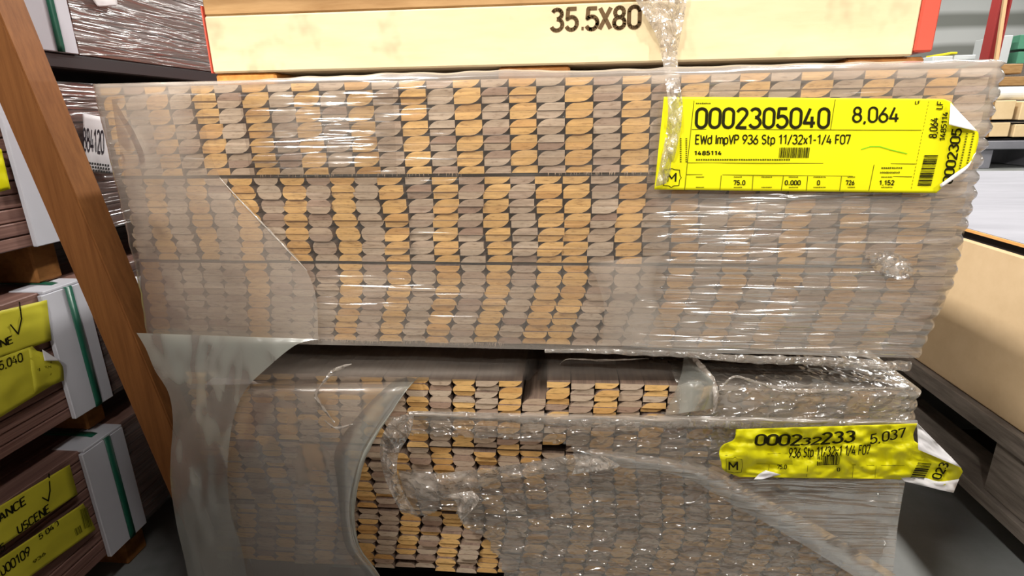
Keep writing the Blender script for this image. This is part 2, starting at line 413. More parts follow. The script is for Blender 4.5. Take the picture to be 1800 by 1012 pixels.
# ---- upper bundle
upper = thing('moulding_bundle', 'upper film-wrapped bundle of moulding sticks with a large flat yellow label', 'lumber bundle', (.508, 0, ZO - .327))
def cell_u(l, r, k, rn):
    top = (r % 2 == 0)          # rows: v, (n v) x5, n
    oval = (l == 2) or (l == 1 and k < 11)
    kind = ('B' if oval else 'A') + ('v' if top else 'n')
    yel = (k % 2 == 0) if l == 0 else ((k % 2 == 1) if (k <= 17) else (k % 2 == 0))
    if l == 2 and k in (1, 3, 7, 20): yel = False
    if l == 2 and k == 0: yel = True
    dx = 0
    if l == 2: dx = (-.019 * sstep(1, 12, r) - .001 * r / 12) * (.2 + .8 * sstep(0, 12, k))
    if l == 1: dx = .002 * math.sin(r * .5 + k)
    if l == 0: dx = .002 * (r / 12)
    return kind, 'pine_end' if yel else 'grey_end', dx, .0015 * math.sin(k * 2.1 + l)
build_sticks(upper, 32, 0, ZO, cell_u, lambda l, r, k: (l == 0 and 4 <= k <= 20) or (l == 1 and 13 <= k <= 20), 3, True)
for l in (1, 2):
    zt = ZO - l * 12 * TH - (l - 1) * GAP
    box('spacer_strip', 'dark_strip', .01, 1.005, .004, 1.9, zt - GAP + .0006, zt - .0006, upper, 0)
# splinters along the saw cuts
V = []; F = []; rn = random.Random(5)
for zt, xs in ((ZO - 12 * TH, [(.2, .45), (.55, .75)]), (ZO - 36 * TH - 2 * GAP, [(.22, .34), (.36, .5), (.1, .2)])):
    for a, b in xs:
        for _ in range(70):
            x = rn.uniform(a, b); l = rn.uniform(.002, .0055); b0 = len(V); y = -.003 + rn.uniform(-.001, .001)
            V += [(x, y, zt + .0015), (x + .0007, y, zt + .0015), (x + rn.uniform(-.0015, .0015), y - .001, zt - l)]; F.append((b0, b0 + 1, b0 + 2))
child(link('splinters', mesh('splinters', V, F), 'grey_end', None, 'stuff'), upper)

# ---- stretch film round the upper bundle
def wrap_path(x0, x1, yf, yback, rc=.012, step=.004, left=True, right=True):
    """plan view of a film running round a block: (x, y, nx, ny, s)"""
    P_ = []
    if left:
        k = int((yback - yf) / .02)
        for i in range(k): P_.append((x0, yback - (yback - yf - rc) * i / k, -1, 0))
        for i in range(6): a = math.pi + (math.pi / 2) * i / 6; P_.append((x0 + rc + rc * math.cos(a), yf + rc + rc * math.sin(a), math.cos(a), math.sin(a)))
    xa = x0 + (rc if left else 0); xb = x1 - (rc if right else 0); k = int((xb - xa) / step)
    for i in range(k + 1): P_.append((xa + (xb - xa) * i / k, yf, 0, -1))
    if right:
        for i in range(1, 7): a = -math.pi / 2 + (math.pi / 2) * i / 6; P_.append((x1 - rc + rc * math.cos(a), yf + rc + rc * math.sin(a), math.cos(a), math.sin(a)))
        k = int((yback - yf) / .02)
        for i in range(1, k): P_.append((x1, yf + rc + (yback - yf - rc) * i / k, 1, 0))
    return P_
ZB = -(36 * TH + 2 * GAP) - .004
def upper_wrap():
    path = wrap_path(.004, 1.026, -.0075, .75, .014)
    zs = [ZB + (.004 - ZB) * i / 84 for i in range(85)]
    rows = []; hz = []
    for z in zs:
        r = []; h = []
        for (x, y, nx, ny) in path:
            sh = -.019 * sstep(-.215, -.33, z) * (.2 + .8 * sstep(0, .38, x))
            rib = (abs(math.sin(math.pi * (z / (2 * TH)))) - .5) * .005 * sstep(.93, 1.02, x) * (1 if nx >= 0 else 0)
            off = .0022 * fbm(x * 5, z * 30, 1.0) + .0012 * nz(x * 3, z * 110, 4) * sstep(.5, .8, x) + rib
            r.append(Vector((x + sh + nx * off, y + ny * (off + .001), ZO + z)))
            hv = .07
            hv += .26 * sstep(.20, .03, x) * sstep(-.20, -.10, z) + .12 * sstep(-.20, -.25, z) * sstep(.75, .5, x)
            hv += .12 * sstep(.60, .72, x) + .08 * sstep(.80, 1.0, x)
            hv += .20 * sstep(-.014, -.002, z)
            hv += .16 * sstep(-.31, -.325, z)
            if nx > .5 or nx < -.5: hv = max(hv, .42)
            h.append(hv)
        rows.append(r); hz.append(h)
    n0 = len(path)
    for k, (dz, dy) in enumerate(((.006, .003), (.008, .010), (.008, .022), (.006, .045), (.004, .09))):     # crest of loose film over the top edge
        r = []; h = []
        for (x, y, nx, ny) in path:
            wv = .0035 * nz(x * 9, 3.1, 0) + .002 * nz(x * 31, 8.1, 0) - .0045 * sstep(.35, .1, x)
            r.append(Vector((x - nx * dy, y - ny * dy, ZO + max(.001, dz + wv * (1 - dy * 6))))); h.append(.40)
        rows.append(r); hz.append(h)
    child(link('stretch_film', grid_me('stretch_film', rows, hz), 'film_streak', label='clear stretch film round the sticks'), upper)
upper_wrap()
YU = -.0125
# second layer at the left, ending in a diagonal fold
ruled('film_overlap', [(196, 175), (218, 310), (243, 450), (258, 590)], [(352, 150), (388, 314), (538, 474), (560, 598)], 50, 34,
      lambda s, t_, x, y: YU + .0015 * fbm(x * .012, y * .012, 2),
      lambda s, t_, x, y: .31 * (1 - sstep(.45, 1, t_) * sstep(.42, .25, s)) * sstep(0, .12, t_ + .05), 'film_soft', upper)
rope('film_fold', [front(a, b, YU - .002) for a, b in ((386, 312), (420, 350), (470, 402), (540, 476))], lambda s: .0011 * (.35 + math.sin(math.pi * s)), 'film_crumple', upper, .75, 40, 8)
ruled('film_overlap', [(418, 160), (428, 225), (440, 312)], [(690, 150), (694, 225), (698, 308)], 60, 60, lambda s, t_, x, y: YU - .001 * nz(x * .004, y * .2, 3) - .001 * fbm(x * .02, y * .03, 1),
      lambda s, t_, x, y: .17 * math.sin(math.pi * t_) * math.sin(math.pi * s), 'film_streak_strong', upper)
# third wrap on the right with tight horizontal stretch lines
def right_overlap():
    rows = []; hz = []; n, m_ = 90, 100
    for i in range(n):
        z = -.128 + (ZB + .128 + .002) * i / (n - 1); r = []; h = []
        for j in range(m_):
            x = .665 + (.352) * j / (m_ - 1)
            sh = -.019 * sstep(-.215, -.33, z)
            y = -.0125 - .0016 * nz(x * 4, z * 60, 2) - .0012 * nz(x * 2.5, z * 190, 5) - .002 * fbm(x * 9, z * 14, 9)
            r.append(Vector((x + sh, y, ZO + z))); h.append((.17 + .12 * nz(x * 10, z * 12, 3)) * sstep(.665, .70, x + .01 * nz(z * 40, 1, 1)) * sstep(1.017, .98, x))
        rows.append(r); hz.append(h)
    child(link('film_overlap', grid_me('film_overlap', rows, hz), 'film_streak_strong'), upper)
right_overlap()
# bunched strip left of it
ruled('film_overlap', [(1036, 462), (1052, 500), (1062, 545), (1058, 606)], [(1168, 448), (1150, 500), (1165, 560), (1190, 612)], 30, 24,
      lambda s, t_, x, y: -.016 - .003 * fbm(x * .02, y * .012, 5), lambda s, t_, x, y: .36 * math.sin(math.pi * min(1, max(.05, t_))) ** .5, 'film_soft', upper)
# gathered hem along the bottom
rope('film_hem', [Vector((x, -.012, ZO + ZB + .001 - .010 * sstep(.6, .98, x) + .004 * nz(x * 12, 3, 1))) for x in [.55 + .055 * i for i in range(9)]], lambda s: .0025 + .004 * s, 'film_crumple', upper, .30, 90, 10, .5, 3)
# glinting gathered patch near the right end
ruled('film_patch', [(1515, 446), (1530, 465), (1545, 480), (1575, 492)], [(1560, 440), (1590, 452), (1606, 470), (1602, 490)], 16, 16,
      lambda s, t_, x, y: -.020 - .004 * fbm(x * .05, y * .05, 5), lambda s, t_, x, y: .55 * math.sin(math.pi * t_) * math.sin(math.pi * s), 'film_crumple', upper)
# twisted tail of film hanging down over crate and label
ruled('film_tail', [(1100, -30), (1132, 25), (1152, 60), (1163, 100), (1170, 145), (1174, 200), (1166, 260), (1152, 328)],
      [(1212, -30), (1203, 30), (1196, 65), (1191, 100), (1195, 145), (1200, 195), (1190, 260), (1172, 322)], 90, 22,
      lambda s, t_, x, y: (.064 if y < 85 else .064 - .088 * sstep(85, 165, y)) - .010 * fbm(x * .05, y * .035, 3) - .006 * math.sin(math.pi * t_),
      lambda s, t_, x, y: .34 + .2 * nz(x * .06, y * .05, 4), 'film_crumple', upper)

# ------------------------------------------------------------------ the flat yellow label
YL = -.0185
def lab3(q, dy=0.0):
    px, py = q
    bend = -.022 * sstep(1608, 1720, px) ** 1.3 - .0012 * nz(px * .01, py * .012, 2)
    return front(px, py, YL + bend + dy)
L_edge = [(1167, 170), (1163, 210), (1158, 255), (1154, 295), (1150, 333)]
R_edge = [(1668, 184), (1672, 205), (1719, 232), (1712, 275), (1700, 293), (1662, 322), (1648, 338)]
def label_sheet(name, left, right, n, m_, f3, mat, par, thickness=.0005, **k):
    A = resample([(a, b, 0) for a, b in left], n); B = resample([(a, b, 0) for a, b in right], n)
    rows = [[f3(tuple(A[i].lerp(B[i], j / (m_ - 1)))[:2]) for j in range(m_)] for i in range(n)]
    o = link(name, grid_me(name, rows), mat, **k); child(o, par)
    so = o.modifiers.new('thickness', 'SOLIDIFY'); so.thickness = thickness; so.offset = -1
    return o
rr = [Vector((1660, 174, 0)), Vector((1674, 181, 0)), Vector((1681, 196, 0)), Vector((1700, 214, 0)), Vector((1719, 233, 0)), Vector((1716, 262, 0)), Vector((1704, 290, 0)), Vector((1668, 318, 0)), Vector((1646, 339, 0))]
lab = label_sheet('shipping_label', L_edge, [tuple(p)[:2] for p in rr], 34, 90, lab3, 'label_yellow', upper, label='large bright yellow shipping label with a curled right end')
pr = Print(lambda q: lab3(q, -.0012))
Z7 = lambda x, y: (1140 + x / 3, 150 + y / 3)      # zoomed-crop coordinates
def zt(txt, x0, y0, x1, y1, h, wt=.13, gap=.16, sl=.06): pr.text(txt, Z7(x0, y0), Z7(x1, y1), Z7(x0 + h * sl, y0 - h), wt, gap)
zt('0002305040', 250, 222, 948, 222, 100, .15, .17)
zt('8,064', 1078, 192, 1318, 192, 76, .14)
zt('EWd ImpVP 936 Stp 11/32x1-1/4 F07', 248, 308, 1062, 308, 46, .15, .15)
zt('1485114', 242, 366, 384, 366, 20, .22, .25)
zt('LF', 1408, 99, 1432, 99, 16, .18)
pr.bars(Z7(686, 382), Z7(846, 382), Z7(692, 327), 30, 4)
for tx, x, wd in (('75.0', 450, 58), ('0.000', 720, 80), ('0', 890, 12), ('726', 1042, 42), ('1,152', 1218, 76)): zt(tx, x, 524, x + wd, 524, 22, .2, .22)
# rotated print on the stub
def rot(txt, bl, br, tl, wt=.16): pr.text(txt, Z7(*bl), Z7(*br), Z7(*tl), wt)
rot('8,064', (1518, 276), (1528, 172), (1480, 274)); rot('LF', (1548, 124), (1555, 86), (1518, 122)); rot('1485114', (1562, 292), (1580, 142), (1535, 290))
rot('0002305', (1600, 516), (1652, 232), (1552, 512), .17)
pr.bars(Z7(1418, 528), Z7(1456, 366), Z7(1490, 528), 26, 9)
# M emblem
zt('M', 100, 507, 142, 507, 44, .12)
em = [(80, 444), (112, 444), (124, 438), (136, 444), (164, 446), (166, 474), (173, 486), (164, 498), (160, 528), (132, 530), (120, 538), (108, 530), (78, 528), (82, 500), (78, 486), (82, 472), (80, 444)]
pr.stroke([Z7(*q) for q in em], 1.1)
pr.done('label_print', 'ink', lab)
pr = Print(lambda q: lab3(q, -.0010))
for a, b in (((240, 80), (190, 552)), ((985, 74), (960, 232)), ((228, 232), (1440, 236)), ((208, 408), (1408, 414)), ((200, 470), (1390, 482)),
             ((1190, 418), (1162, 556)), ((384, 474), (376, 552)), ((552, 476), (546, 552)), ((712, 476), (700, 554)), ((840, 478), (832, 554)), ((1018, 480), (1008, 556))):
    pr.stroke([Z7(*a), Z7(*b)], 1.1, False)
for i in range(26): pr.stroke([Z7(1478 - 3.6 * i, 84 + i * 18), Z7(1476 - 3.6 * i, 94 + i * 18)], .8, False)
def dash(x0, x1, y, n, h=7):
    rn = random.Random(int(x0 + y))
    for i in range(n):
        a = x0 + (x1 - x0) * i / n; pr.poly([Z7(a, y), Z7(a + (x1 - x0) / n * rn.uniform(.5, .85), y), Z7(a + (x1 - x0) / n * .8 + .4, y - h * rn.uniform(.6, 1)), Z7(a + .5, y - h)])
dash(250, 750, 396, 40, 9); dash(250, 330, 98, 8, 7); dash(1228, 1340, 440, 10, 9); dash(1222, 1328, 464, 10, 10)
for x, wd in ((250, 44), (450, 44), (596, 56), (740, 50), (870, 66), (1050, 40), (1228, 60)): dash(x, x + wd, 486, 7, 6); dash(x, x + wd, 540, 7, 6)
for x in (165, 195):     # small side print
    for i in range(12): pr.poly([Z7(x, 405 - i * 11), Z7(x + 9, 405 - i * 11), Z7(x + 9, 399 - i * 11), Z7(x, 399 - i * 11)])
for x in (1650, 1685):
    for i in range(14): pr.poly([Z7(x - 14 + i * 3, 440 - i * 14), Z7(x - 4 + i * 3, 440 - i * 14), Z7(x - 4 + i * 3, 433 - i * 14), Z7(x - 14 + i * 3, 433 - i * 14)])
pr.done('fine_print', 'ink_soft', lab)
pr = Print(lambda q: lab3(q, -.0013)); pr.stroke([Z7(*q) for q in ((1120, 338), (1170, 322), (1220, 322), (1280, 340), (1365, 360))], 1.6); pr.done('pen_mark', 'pen_green', lab)
# folded-over white corner
def tri_sheet(name, pts, f3, mat, par, n=8, **k):
    a, b, c = [Vector(p) for p in pts]; rows = []
    for i in range(n + 1):
        r = []
        for j in range(n + 1):
            p = a.lerp(b.lerp(c, j / n), i / n if i else .001); r.append(f3(tuple(p)[:2], i / n, j / n))
        rows.append(r)
    o = child(link(name, grid_me(name, rows), mat, **k), par); so = o.modifiers.new('thickness', 'SOLIDIFY'); so.thickness = .0004; return o
tri_sheet('folded_corner', [(1671, 181), (1668, 219), (1718, 231)], lambda q, s, t_: lab3(q, -.002 - .006 * s * (1 - t_)), 'paper_white', lab, label='white back of the folded corner')
label_sheet('curled_edge', [(1716, 268), (1702, 288), (1678, 305), (1652, 324)], [(1712, 272), (1702, 294), (1680, 312), (1654, 330)], 14, 4, lambda q: lab3(q, -.0035), 'paper_white', lab)

# ------------------------------------------------------------------ lower bundle
lower = thing('moulding_bundle', 'torn film-wrapped bundle of moulding sticks, the lower one with the crumpled yellow label', 'lumber bundle', (.54, 0, ZO - .70))
ZL = -.376; XL = .0447; NL = 30
def cell_l(l, r, k, rn):
    top = (r % 2 == 0)
    if l == 0 and k == 15 and r < 3: return None
    if l == 0 and r == 11 and k in (9, 16): return None
    if l == 2 and k == 9 and r in (10,): return None
    if l == 1 and r == 0 and k in (9,): return None
    kind = ('A' if (l == 0 and k > 12) else 'B') + ('v' if top else 'n')
    yel = (k % 2 == (0 if l == 0 else 1))
    if l == 0 and k > 15: yel = (k % 2 == 0)
    if rn.random() < .10: yel = not yel
    if k == 15 and l == 0: yel = False
    dx = (-.006 * r / 12) if l == 0 else (-.006 + .012 * r / 12 if l == 1 else .006 - .016 * sstep(0, 12, r))
    return kind, 'pine_end' if yel else 'grey_end', dx, .002 * math.sin(k * 1.7 + l * 2) + (.004 if rn.random() < .08 else 0)
build_sticks(lower, NL, XL, ZO + ZL, cell_l, lambda l, r, k: (l == 0 and 9 <= k <= 20) or (l == 1 and 8 <= k <= 15 and r < 6) or (l == 2 and 6 <= k <= 14), 11)
for l in (1, 2):
    zt_ = ZO + ZL - l * 12 * TH - (l - 1) * GAP
    box('spacer_strip', 'dark_wood', XL + .01, XL + NL * CW - .012, .006, 1.9, zt_ - GAP + .0006, zt_ - .0006, lower, 0)
ZLB = ZL - 36 * TH - 2 * GAP
# film round the right part, torn open at the left
HOLES = [[(600, 560), (1176, 640), (1192, 684), (1170, 724), (1120, 736), (1000, 742), (860, 738), (722, 728), (560, 740)],
         [(560, 735), (722, 738), (705, 762), (880, 772), (1000, 782), (1012, 802), (930, 815), (860, 824), (790, 834), (735, 828), (696, 832), (560, 836)],
         [(560, 826), (690, 828), (705, 862), (720, 902), (745, 912), (770, 898), (800, 900), (815, 926), (850, 945), (872, 972), (884, 1012), (890, 1080), (560, 1080)]]
def lower_wrap():
    path = wrap_path(.30, XL + NL * CW + .020, -.0095, .75, .016, .0028, left=False)
    n = 120; rows = []; hz = []; keep = []
    for i in range(n + 1):
        z = ZLB - .02 + (ZL + .002 - ZLB + .02) * i / n; r = []; h = []
        for (x, y, nx, ny) in path:
            rib = (abs(math.sin(math.pi * (z / (2 * TH)))) - .5) * .004 * sstep(.96, 1.01, x)
            off = .003 * fbm(x * 9, z * 12, 6) + .0022 * fbm(x * 30, z * 34, 2) * sstep(-.46, -.52, z) + rib
            r.append(Vector((x - .006 * sstep(-.5, -.7, z) + nx * off, y + ny * (off + .002), ZO + z)))
            hv = .30 + .10 * fbm(x * 8, z * 10, 3) + .14 * sstep(-.46, -.41, z) * sstep(.68, .75, x)
            if nx > .5: hv = .5
            h.append(hv)
        rows.append(r); hz.append(h)
    for k in range(1, 16):              # over the top edge and back
        q = k / 15; r = []; h = []
        for (x, y, nx, ny) in path:
            dy = .004 + .16 * max(0, q - .25); dz = .002 + .006 * math.sin(min(1, q / .4) * math.pi / 2)
            r.append(Vector((x - nx * dy, y - ny * dy, ZO + ZL + dz + .003 * nz(x * 14, q * 4, 2)))); h.append(.34 + .10 * nz(x * 12, q * 3, 5))
        rows.append(r); hz.append(h)
    px = [[project(p) for p in r] for r in rows]
    def kp(i, j):
        a = px[i][j]; jit = (a[0] + 6 * nz(a[0] * .05, a[1] * .05, 1), a[1] + 6 * nz(a[0] * .05, a[1] * .05, 9))
        return not any(inpoly(jit, H) for H in HOLES)
    child(link('stretch_film', grid_me('stretch_film', rows, hz, kp), 'film_dirty', label='torn crinkled stretch film'), lower)
lower_wrap()
# overlay with tight stretch lines at the right end
ruled('film_overlap', [(1270, 842), (1330, 880), (1400, 925), (1480, 985), (1540, 1030)], [(1592, 842), (1585, 880), (1578, 925), (1572, 985), (1566, 1030)], 50, 40,
      lambda s, t_, x, y: -.016 - .002 * nz(x * .004, y * .12, 3) - .003 * fbm(x * .01, y * .02, 3), lambda s, t_, x, y: .36, 'film_streak_strong', lower)
# horizontal band and diagonal band
ruled('film_band', [(716, 722), (722, 730), (728, 738)], [(1612, 738), (1614, 746), (1612, 752)], 8, 110,
      lambda s, t_, x, y: -.020 - .004 * math.sin(math.pi * s) - .003 * nz(x * .02, s * 2, 3), lambda s, t_, x, y: .30 + .2 * math.sin(math.pi * s), 'film_streak', lower)
rope('film_band', [front(a, b, -.022) for a, b in ((722, 727), (850, 732), (1000, 741), (1200, 743), (1400, 745), (1610, 745))], lambda s: .004 + .003 * math.sin(math.pi * s), 'film_crumple', lower, .30, 120, 10, .35, 8)
ruled('film_band', [(1012, 800), (1100, 822), (1200, 838), (1290, 888), (1400, 950), (1520, 1024)], [(1040, 788), (1130, 800), (1240, 820), (1330, 868), (1440, 925), (1575, 1010)], 90, 14,
      lambda s, t_, x, y: -.024 - .006 * math.sin(math.pi * t_) - .004 * fbm(x * .02, y * .02, 8), lambda s, t_, x, y: .16 + .16 * math.sin(math.pi * t_) + .12 * nz(t_ * 9, s * 3, 2), 'film_streak', lower)
# crumpled torn lip of the opening
ruled('film_lip', [(700, 826), (760, 832), (860, 822), (930, 812), (1006, 798)], [(712, 872), (772, 880), (862, 852), (940, 835), (1060, 822)], 60, 18,
      lambda s, t_, x, y: -.018 - .010 * fbm(x * .03, y * .03, 8) * (1 - .3 * t_), lambda s, t_, x, y: (.40 + .3 * nz(x * .03, y * .05, 2)) * (1 - .6 * sstep(.5, 1, t_)), 'film_crumple', lower)
ruled('film_lip', [(1006, 798), (1012, 812), (1005, 834)], [(1056, 800), (1090, 818), (1060, 826)], 14, 16, lambda s, t_, x, y: -.028 - .006 * fbm(x * .05, y * .05, 3), lambda s, t_, x, y: .75, 'film_crumple', lower)
ruled('film_lip', [(690, 735), (672, 765), (668, 800), (680, 850), (705, 900)], [(728, 724), (722, 760), (700, 800), (702, 850), (735, 905)], 40, 14,
      lambda s, t_, x, y: -.024 - .008 * fbm(x * .05, y * .03, 8), lambda s, t_, x, y: .38 + .2 * nz(x * .05, y * .03, 3), 'film_crumple', lower)
ruled('film_lip', [(770, 872), (800, 880), (805, 905)], [(830, 862), (842, 880), (812, 915)], 14, 14, lambda s, t_, x, y: -.026 - .008 * fbm(x * .06, y * .06, 5), lambda s, t_, x, y: .7, 'film_crumple', lower)
# milky loose sheet over the left part, its right edge doubled over
EDGE = [(828, 604), (770, 634), (722, 676), (684, 730), (645, 790), (626, 850), (620, 905), (630, 960), (662, 1004), (690, 1050)]
ruled('film_sheet', [(470, 606), (430, 640), (372, 690), (330, 740), (318, 800), (318, 860), (325, 920), (335, 970), (342, 1010), (350, 1050)], EDGE, 80, 60,
      lambda s, t_, x, y: -.020 - .008 * math.sin(math.pi * t_) - .004 * fbm(x * .008, y * .006, 4) + (.14 * sstep(690, 615, y)),
      lambda s, t_, x, y: .40 + .08 * nz(x * .01, y * .01, 2), 'film_soft', lower)
ruled('film_edge_fold', [(a - 30 - 26 * sstep(640, 720, b) + 34 * sstep(800, 880, b), b + 2) for a, b in EDGE], EDGE, 80, 12,
      lambda s, t_, x, y: -.030 - .006 * math.sin(math.pi * t_) + .13 * sstep(690, 615, y), lambda s, t_, x, y: .42 * (.5 + .5 * t_), 'film_milky', lower)
rope('film_edge_fold', [front(a, b, -.036 + .13 * sstep(690, 615, b)) for a, b in EDGE], lambda s: .0007 + .0022 * sstep(.35, .55, s) * sstep(.95, .7, s), 'film_milky', lower, .7, 90, 8, .6, 2)
# the flap hanging down from the upper bundle at the left
ruled('film_flap', [(240, 585), (256, 612), (272, 650), (296, 690), (304, 740), (300, 800), (300, 850), (310, 920), (325, 985), (338, 1050)],
      [(560, 596), (520, 606), (470, 646), (432, 684), (412, 730), (402, 790), (400, 850), (408, 910), (425, 965), (440, 1050)], 80, 40,
      lambda s, t_, x, y: -.020 - .020 * math.sin(math.pi * s * .9) - .006 * fbm(x * .012, y * .006, 6), lambda s, t_, x, y: (.62 - .1 * t_) * (1 - .35 * sstep(.35, .9, t_) * sstep(.4, .6, s)), 'film_milky', upper,)
# pinched wrinkles
rope('film_wrinkle', [front(a, b, -.034) for a, b in ((618, 640), (600, 645), (578, 660), (556, 690), (560, 706), (576, 728), (588, 742))], lambda s: .0006 + .0022 * abs(math.sin(2.1 * math.pi * s)), 'film_crumple', lower, .55, 50, 8, .5, 5)
rope('film_wrinkle', [front(a, b, -.034) for a, b in ((570, 738), (590, 752), (620, 745))], lambda s: .0005 + .0014 * math.sin(math.pi * s), 'film_crumple', lower, .6, 30, 8, .5, 6)
# loose film over the top of the lower bundle
def top_film(name, pts_l, pts_r, z, hz_, mat):
    ruled(name, pts_l, pts_r, 24, 50, lambda s, t_, x, y: ZO + ZL + z + .003 * fbm(x * .01, y * .03, 3), lambda s, t_, x, y: hz_ * sstep(1, .7, s) * sstep(0, .1, t_) * sstep(1, .9, t_), mat, lower, place=lambda a, b, v: onp(a, b, 2, v))
top_film('film_top', [(430, 606), (400, 640), (360, 676)], [(960, 606), (955, 636), (930, 668)], .007, .50, 'film_soft')
top_film('film_top', [(950, 606), (948, 636), (944, 668)], [(1250, 612), (1240, 640), (1210, 668)], .007, .40, 'film_soft')
rope('film_wrinkle', [onp(a, b, 2, ZO + ZL + .022) for a, b in ((984, 640), (1000, 631), (1060, 633), (1140, 630))], lambda s: .0003 + .0012 * math.sin(math.pi * s), 'film_crumple', lower, .5, 40, 8, .5, 4)
# curled white flap at the right end of the opening
ruled('film_curl', [(1203, 620), (1198, 655), (1186, 690), (1168, 730)], [(1216, 624), (1245, 655), (1258, 690), (1252, 718)], 30, 16,
      lambda s, t_, x, y: -.018 - .022 * math.sin(math.pi * t_) * s + .05 * sstep(680, 620, y), lambda s, t_, x, y: .42 + .35 * sstep(.6, 1, t_), 'film_milky', lower)
rope('film_curl', [front(a, b, -.022 + .05 * sstep(680, 620, b)) for a, b in ((1206, 620), (1240, 652), (1258, 690), (1255, 722))], lambda s: .0015 + .003 * math.sin(math.pi * s), 'film_crumple', lower, .6, 40, 8, .6, 9)
rope('film_wrinkle', [front(a, b, -.020) for a, b in ((1262, 690), (1290, 662), (1330, 672), (1400, 688), (1500, 684), (1590, 682))], lambda s: .001 + .0016 * math.sin(math.pi * s), 'film_crumple', lower, .4, 60, 8, .5, 4)

# ---- crumpled yellow label
def lab2(q, dy=0.0):
    px, py = q
    y = -.033 - .008 * fbm(px * .018, py * .034, 3) + .010 * abs(nz(px * .035, py * .06, 8)) - .0014 * nz(px * .09, py * .11, 4) - .020 * sstep(1560, 1690, px)
    return front(px, py, y + dy)
lb2 = label_sheet('shipping_label', [(1294, 754), (1290, 772), (1270, 782), (1264, 796), (1268, 812), (1272, 826), (1300, 838)],
                  [(1612, 744), (1605, 765), (1612, 785), (1625, 800), (1618, 825), (1600, 838), (1588, 842)], 30, 70, lab2, 'label_yellow', lower, label='crumpled torn yellow shipping label')
label_sheet('label_tail', [(1600, 770), (1600, 800), (1596, 830), (1586, 842)], [(1640, 796), (1690, 822), (1684, 842), (1676, 864)], 14, 16, lab2, 'label_yellow', lb2)
tri_sheet('folded_corner', [(1612, 743), (1614, 790), (1690, 822)], lambda q, s, t_: lab2(q, -.003 - .004 * s * (1 - t_)), 'paper_white', lb2, label='white back of the folded end')
label_sheet('torn_strip', [(1584, 840), (1620, 838), (1650, 846), (1686, 842)], [(1590, 846), (1620, 853), (1650, 860), (1676, 866)], 12, 5, lambda q: lab2(q, -.002), 'paper_white', lb2)
label_sheet('torn_strip', [(1325, 842), (1336, 832), (1346, 826)], [(1340, 842), (1356, 838), (1372, 834)], 8, 5, lambda q: lab2(q, -.003), 'paper_white', lb2)
pr = Print(lambda q: lab2(q, -.0032))
pr.text('0002', (1328, 782), (1406, 782), (1331, 764), .17); pr.text('32', (1408, 782), (1440, 780), (1412, 770), .17); pr.text('233', (1444, 780), (1500, 776), (1447, 761), .17)
pr.text('5,037', (1530, 780), (1590, 768), (1531, 764), .15)
pr.text('936 Stp 11/32x1 1/4 F07', (1386, 804), (1528, 798), (1388, 788), .16)
pr.text('M', (1282, 826), (1296, 826), (1282, 812), .13)
pr.stroke([(1276, 806), (1288, 806), (1292, 803), (1296, 806), (1304, 807), (1305, 818), (1303, 830), (1290, 831), (1276, 828), (1277, 816), (1276, 806)], .8)
pr.bars((1436, 818), (1476, 816), (1437, 802), 18, 5); pr.text('75.0', (1366, 824), (1382, 824), (1367, 817), .2); pr.text('0', (1472, 828), (1476, 828), (1472, 822), .2)
pr.bars((1600, 840), (1614, 812), (1624, 842), 12, 6); pr.text('023', (1652, 842), (1668, 816), (1638, 838), .18)
pr.done('label_print', 'ink', lb2)
pr = Print(lambda q: lab2(q, -.0020))
for a, b in (((1275, 800), (1385, 796)), ((1330, 815), (1590, 818)), ((1352, 816), (1350, 836)), ((1420, 818), (1418, 838)), ((1500, 818), (1498, 840)), ((1540, 818), (1538, 840))): pr.stroke([a, b], .7, False)
pr.done('fine_print', 'ink_soft', lb2)

# ------------------------------------------------------------------ dunnage, crate on top, pallet below
def dun(name, mat, x0, x1, y0, y1, z0, z1, label, group=None): return tagged(box(name, mat, x0, x1, y0, y1, ZO + z0, ZO + z1, bev=.003), label, 'wood block', group)
dun('wood_block', 'lumber_orange', .108, .192, .085, 1.9, .0005, .0195, 'orange wood runner under the left end of the stencilled crate')
dun('wood_block', 'lumber_brown', .487, .578, .085, 1.9, .0005, .0195, 'brown wood runner under the middle of the stencilled crate')
dun('wood_block', 'lumber_brown', .907, .996, .085, 1.9, .0005, .0195, 'brown wood runner under the right end of the stencilled crate')
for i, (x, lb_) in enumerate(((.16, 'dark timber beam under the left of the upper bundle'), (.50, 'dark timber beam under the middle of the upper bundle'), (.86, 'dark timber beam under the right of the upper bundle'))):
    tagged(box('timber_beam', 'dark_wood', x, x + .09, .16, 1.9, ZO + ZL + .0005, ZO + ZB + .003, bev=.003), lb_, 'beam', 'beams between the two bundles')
crate = thing('crate', 'long cream wooden crate stencilled 35.5X80 with red painted ends', 'crate', (.55, 1, ZO + .02))
cz = ZO + .0200
box('lower_board', 'crate_cream', .109, .978, .080, 2.1, cz, ZO + .088, crate)
box('upper_board', 'crate_tan', .109, .978, .0815, 2.1, ZO + .0885, ZO + .118, crate, label='darker tan upper board')
box('lid', 'dark_wood', .095, 1.01, .070, 2.1, ZO + .1185, ZO + .135, crate)
box('end_strip', 'red_paint', .9785, .999, .079, 2.1, cz + .004, ZO + .118, crate, label='red painted corner')
box('end_strip', 'red_paint', .107, .1088, .0795, 2.1, cz, ZO + .1, crate, 0, label='red painted edge')
pr = Print(lambda q: front(q[0], q[1], .0795))
def st(ch, x0, y0, x1, y1, h): pr.text(ch, (x0, y0), (x1, y1), (x0 + 1, y0 - h), .19, .2)
st('35', 970, 54, 1014, 52, 37); st('.', 1022, 51, 1026, 51, 30); st('5', 1031, 52, 1050, 51, 37); st('X', 1054, 51, 1073, 50, 37); st('80', 1079, 50, 1124, 48, 37)
pr.done('stencil_print', 'stencil', crate)
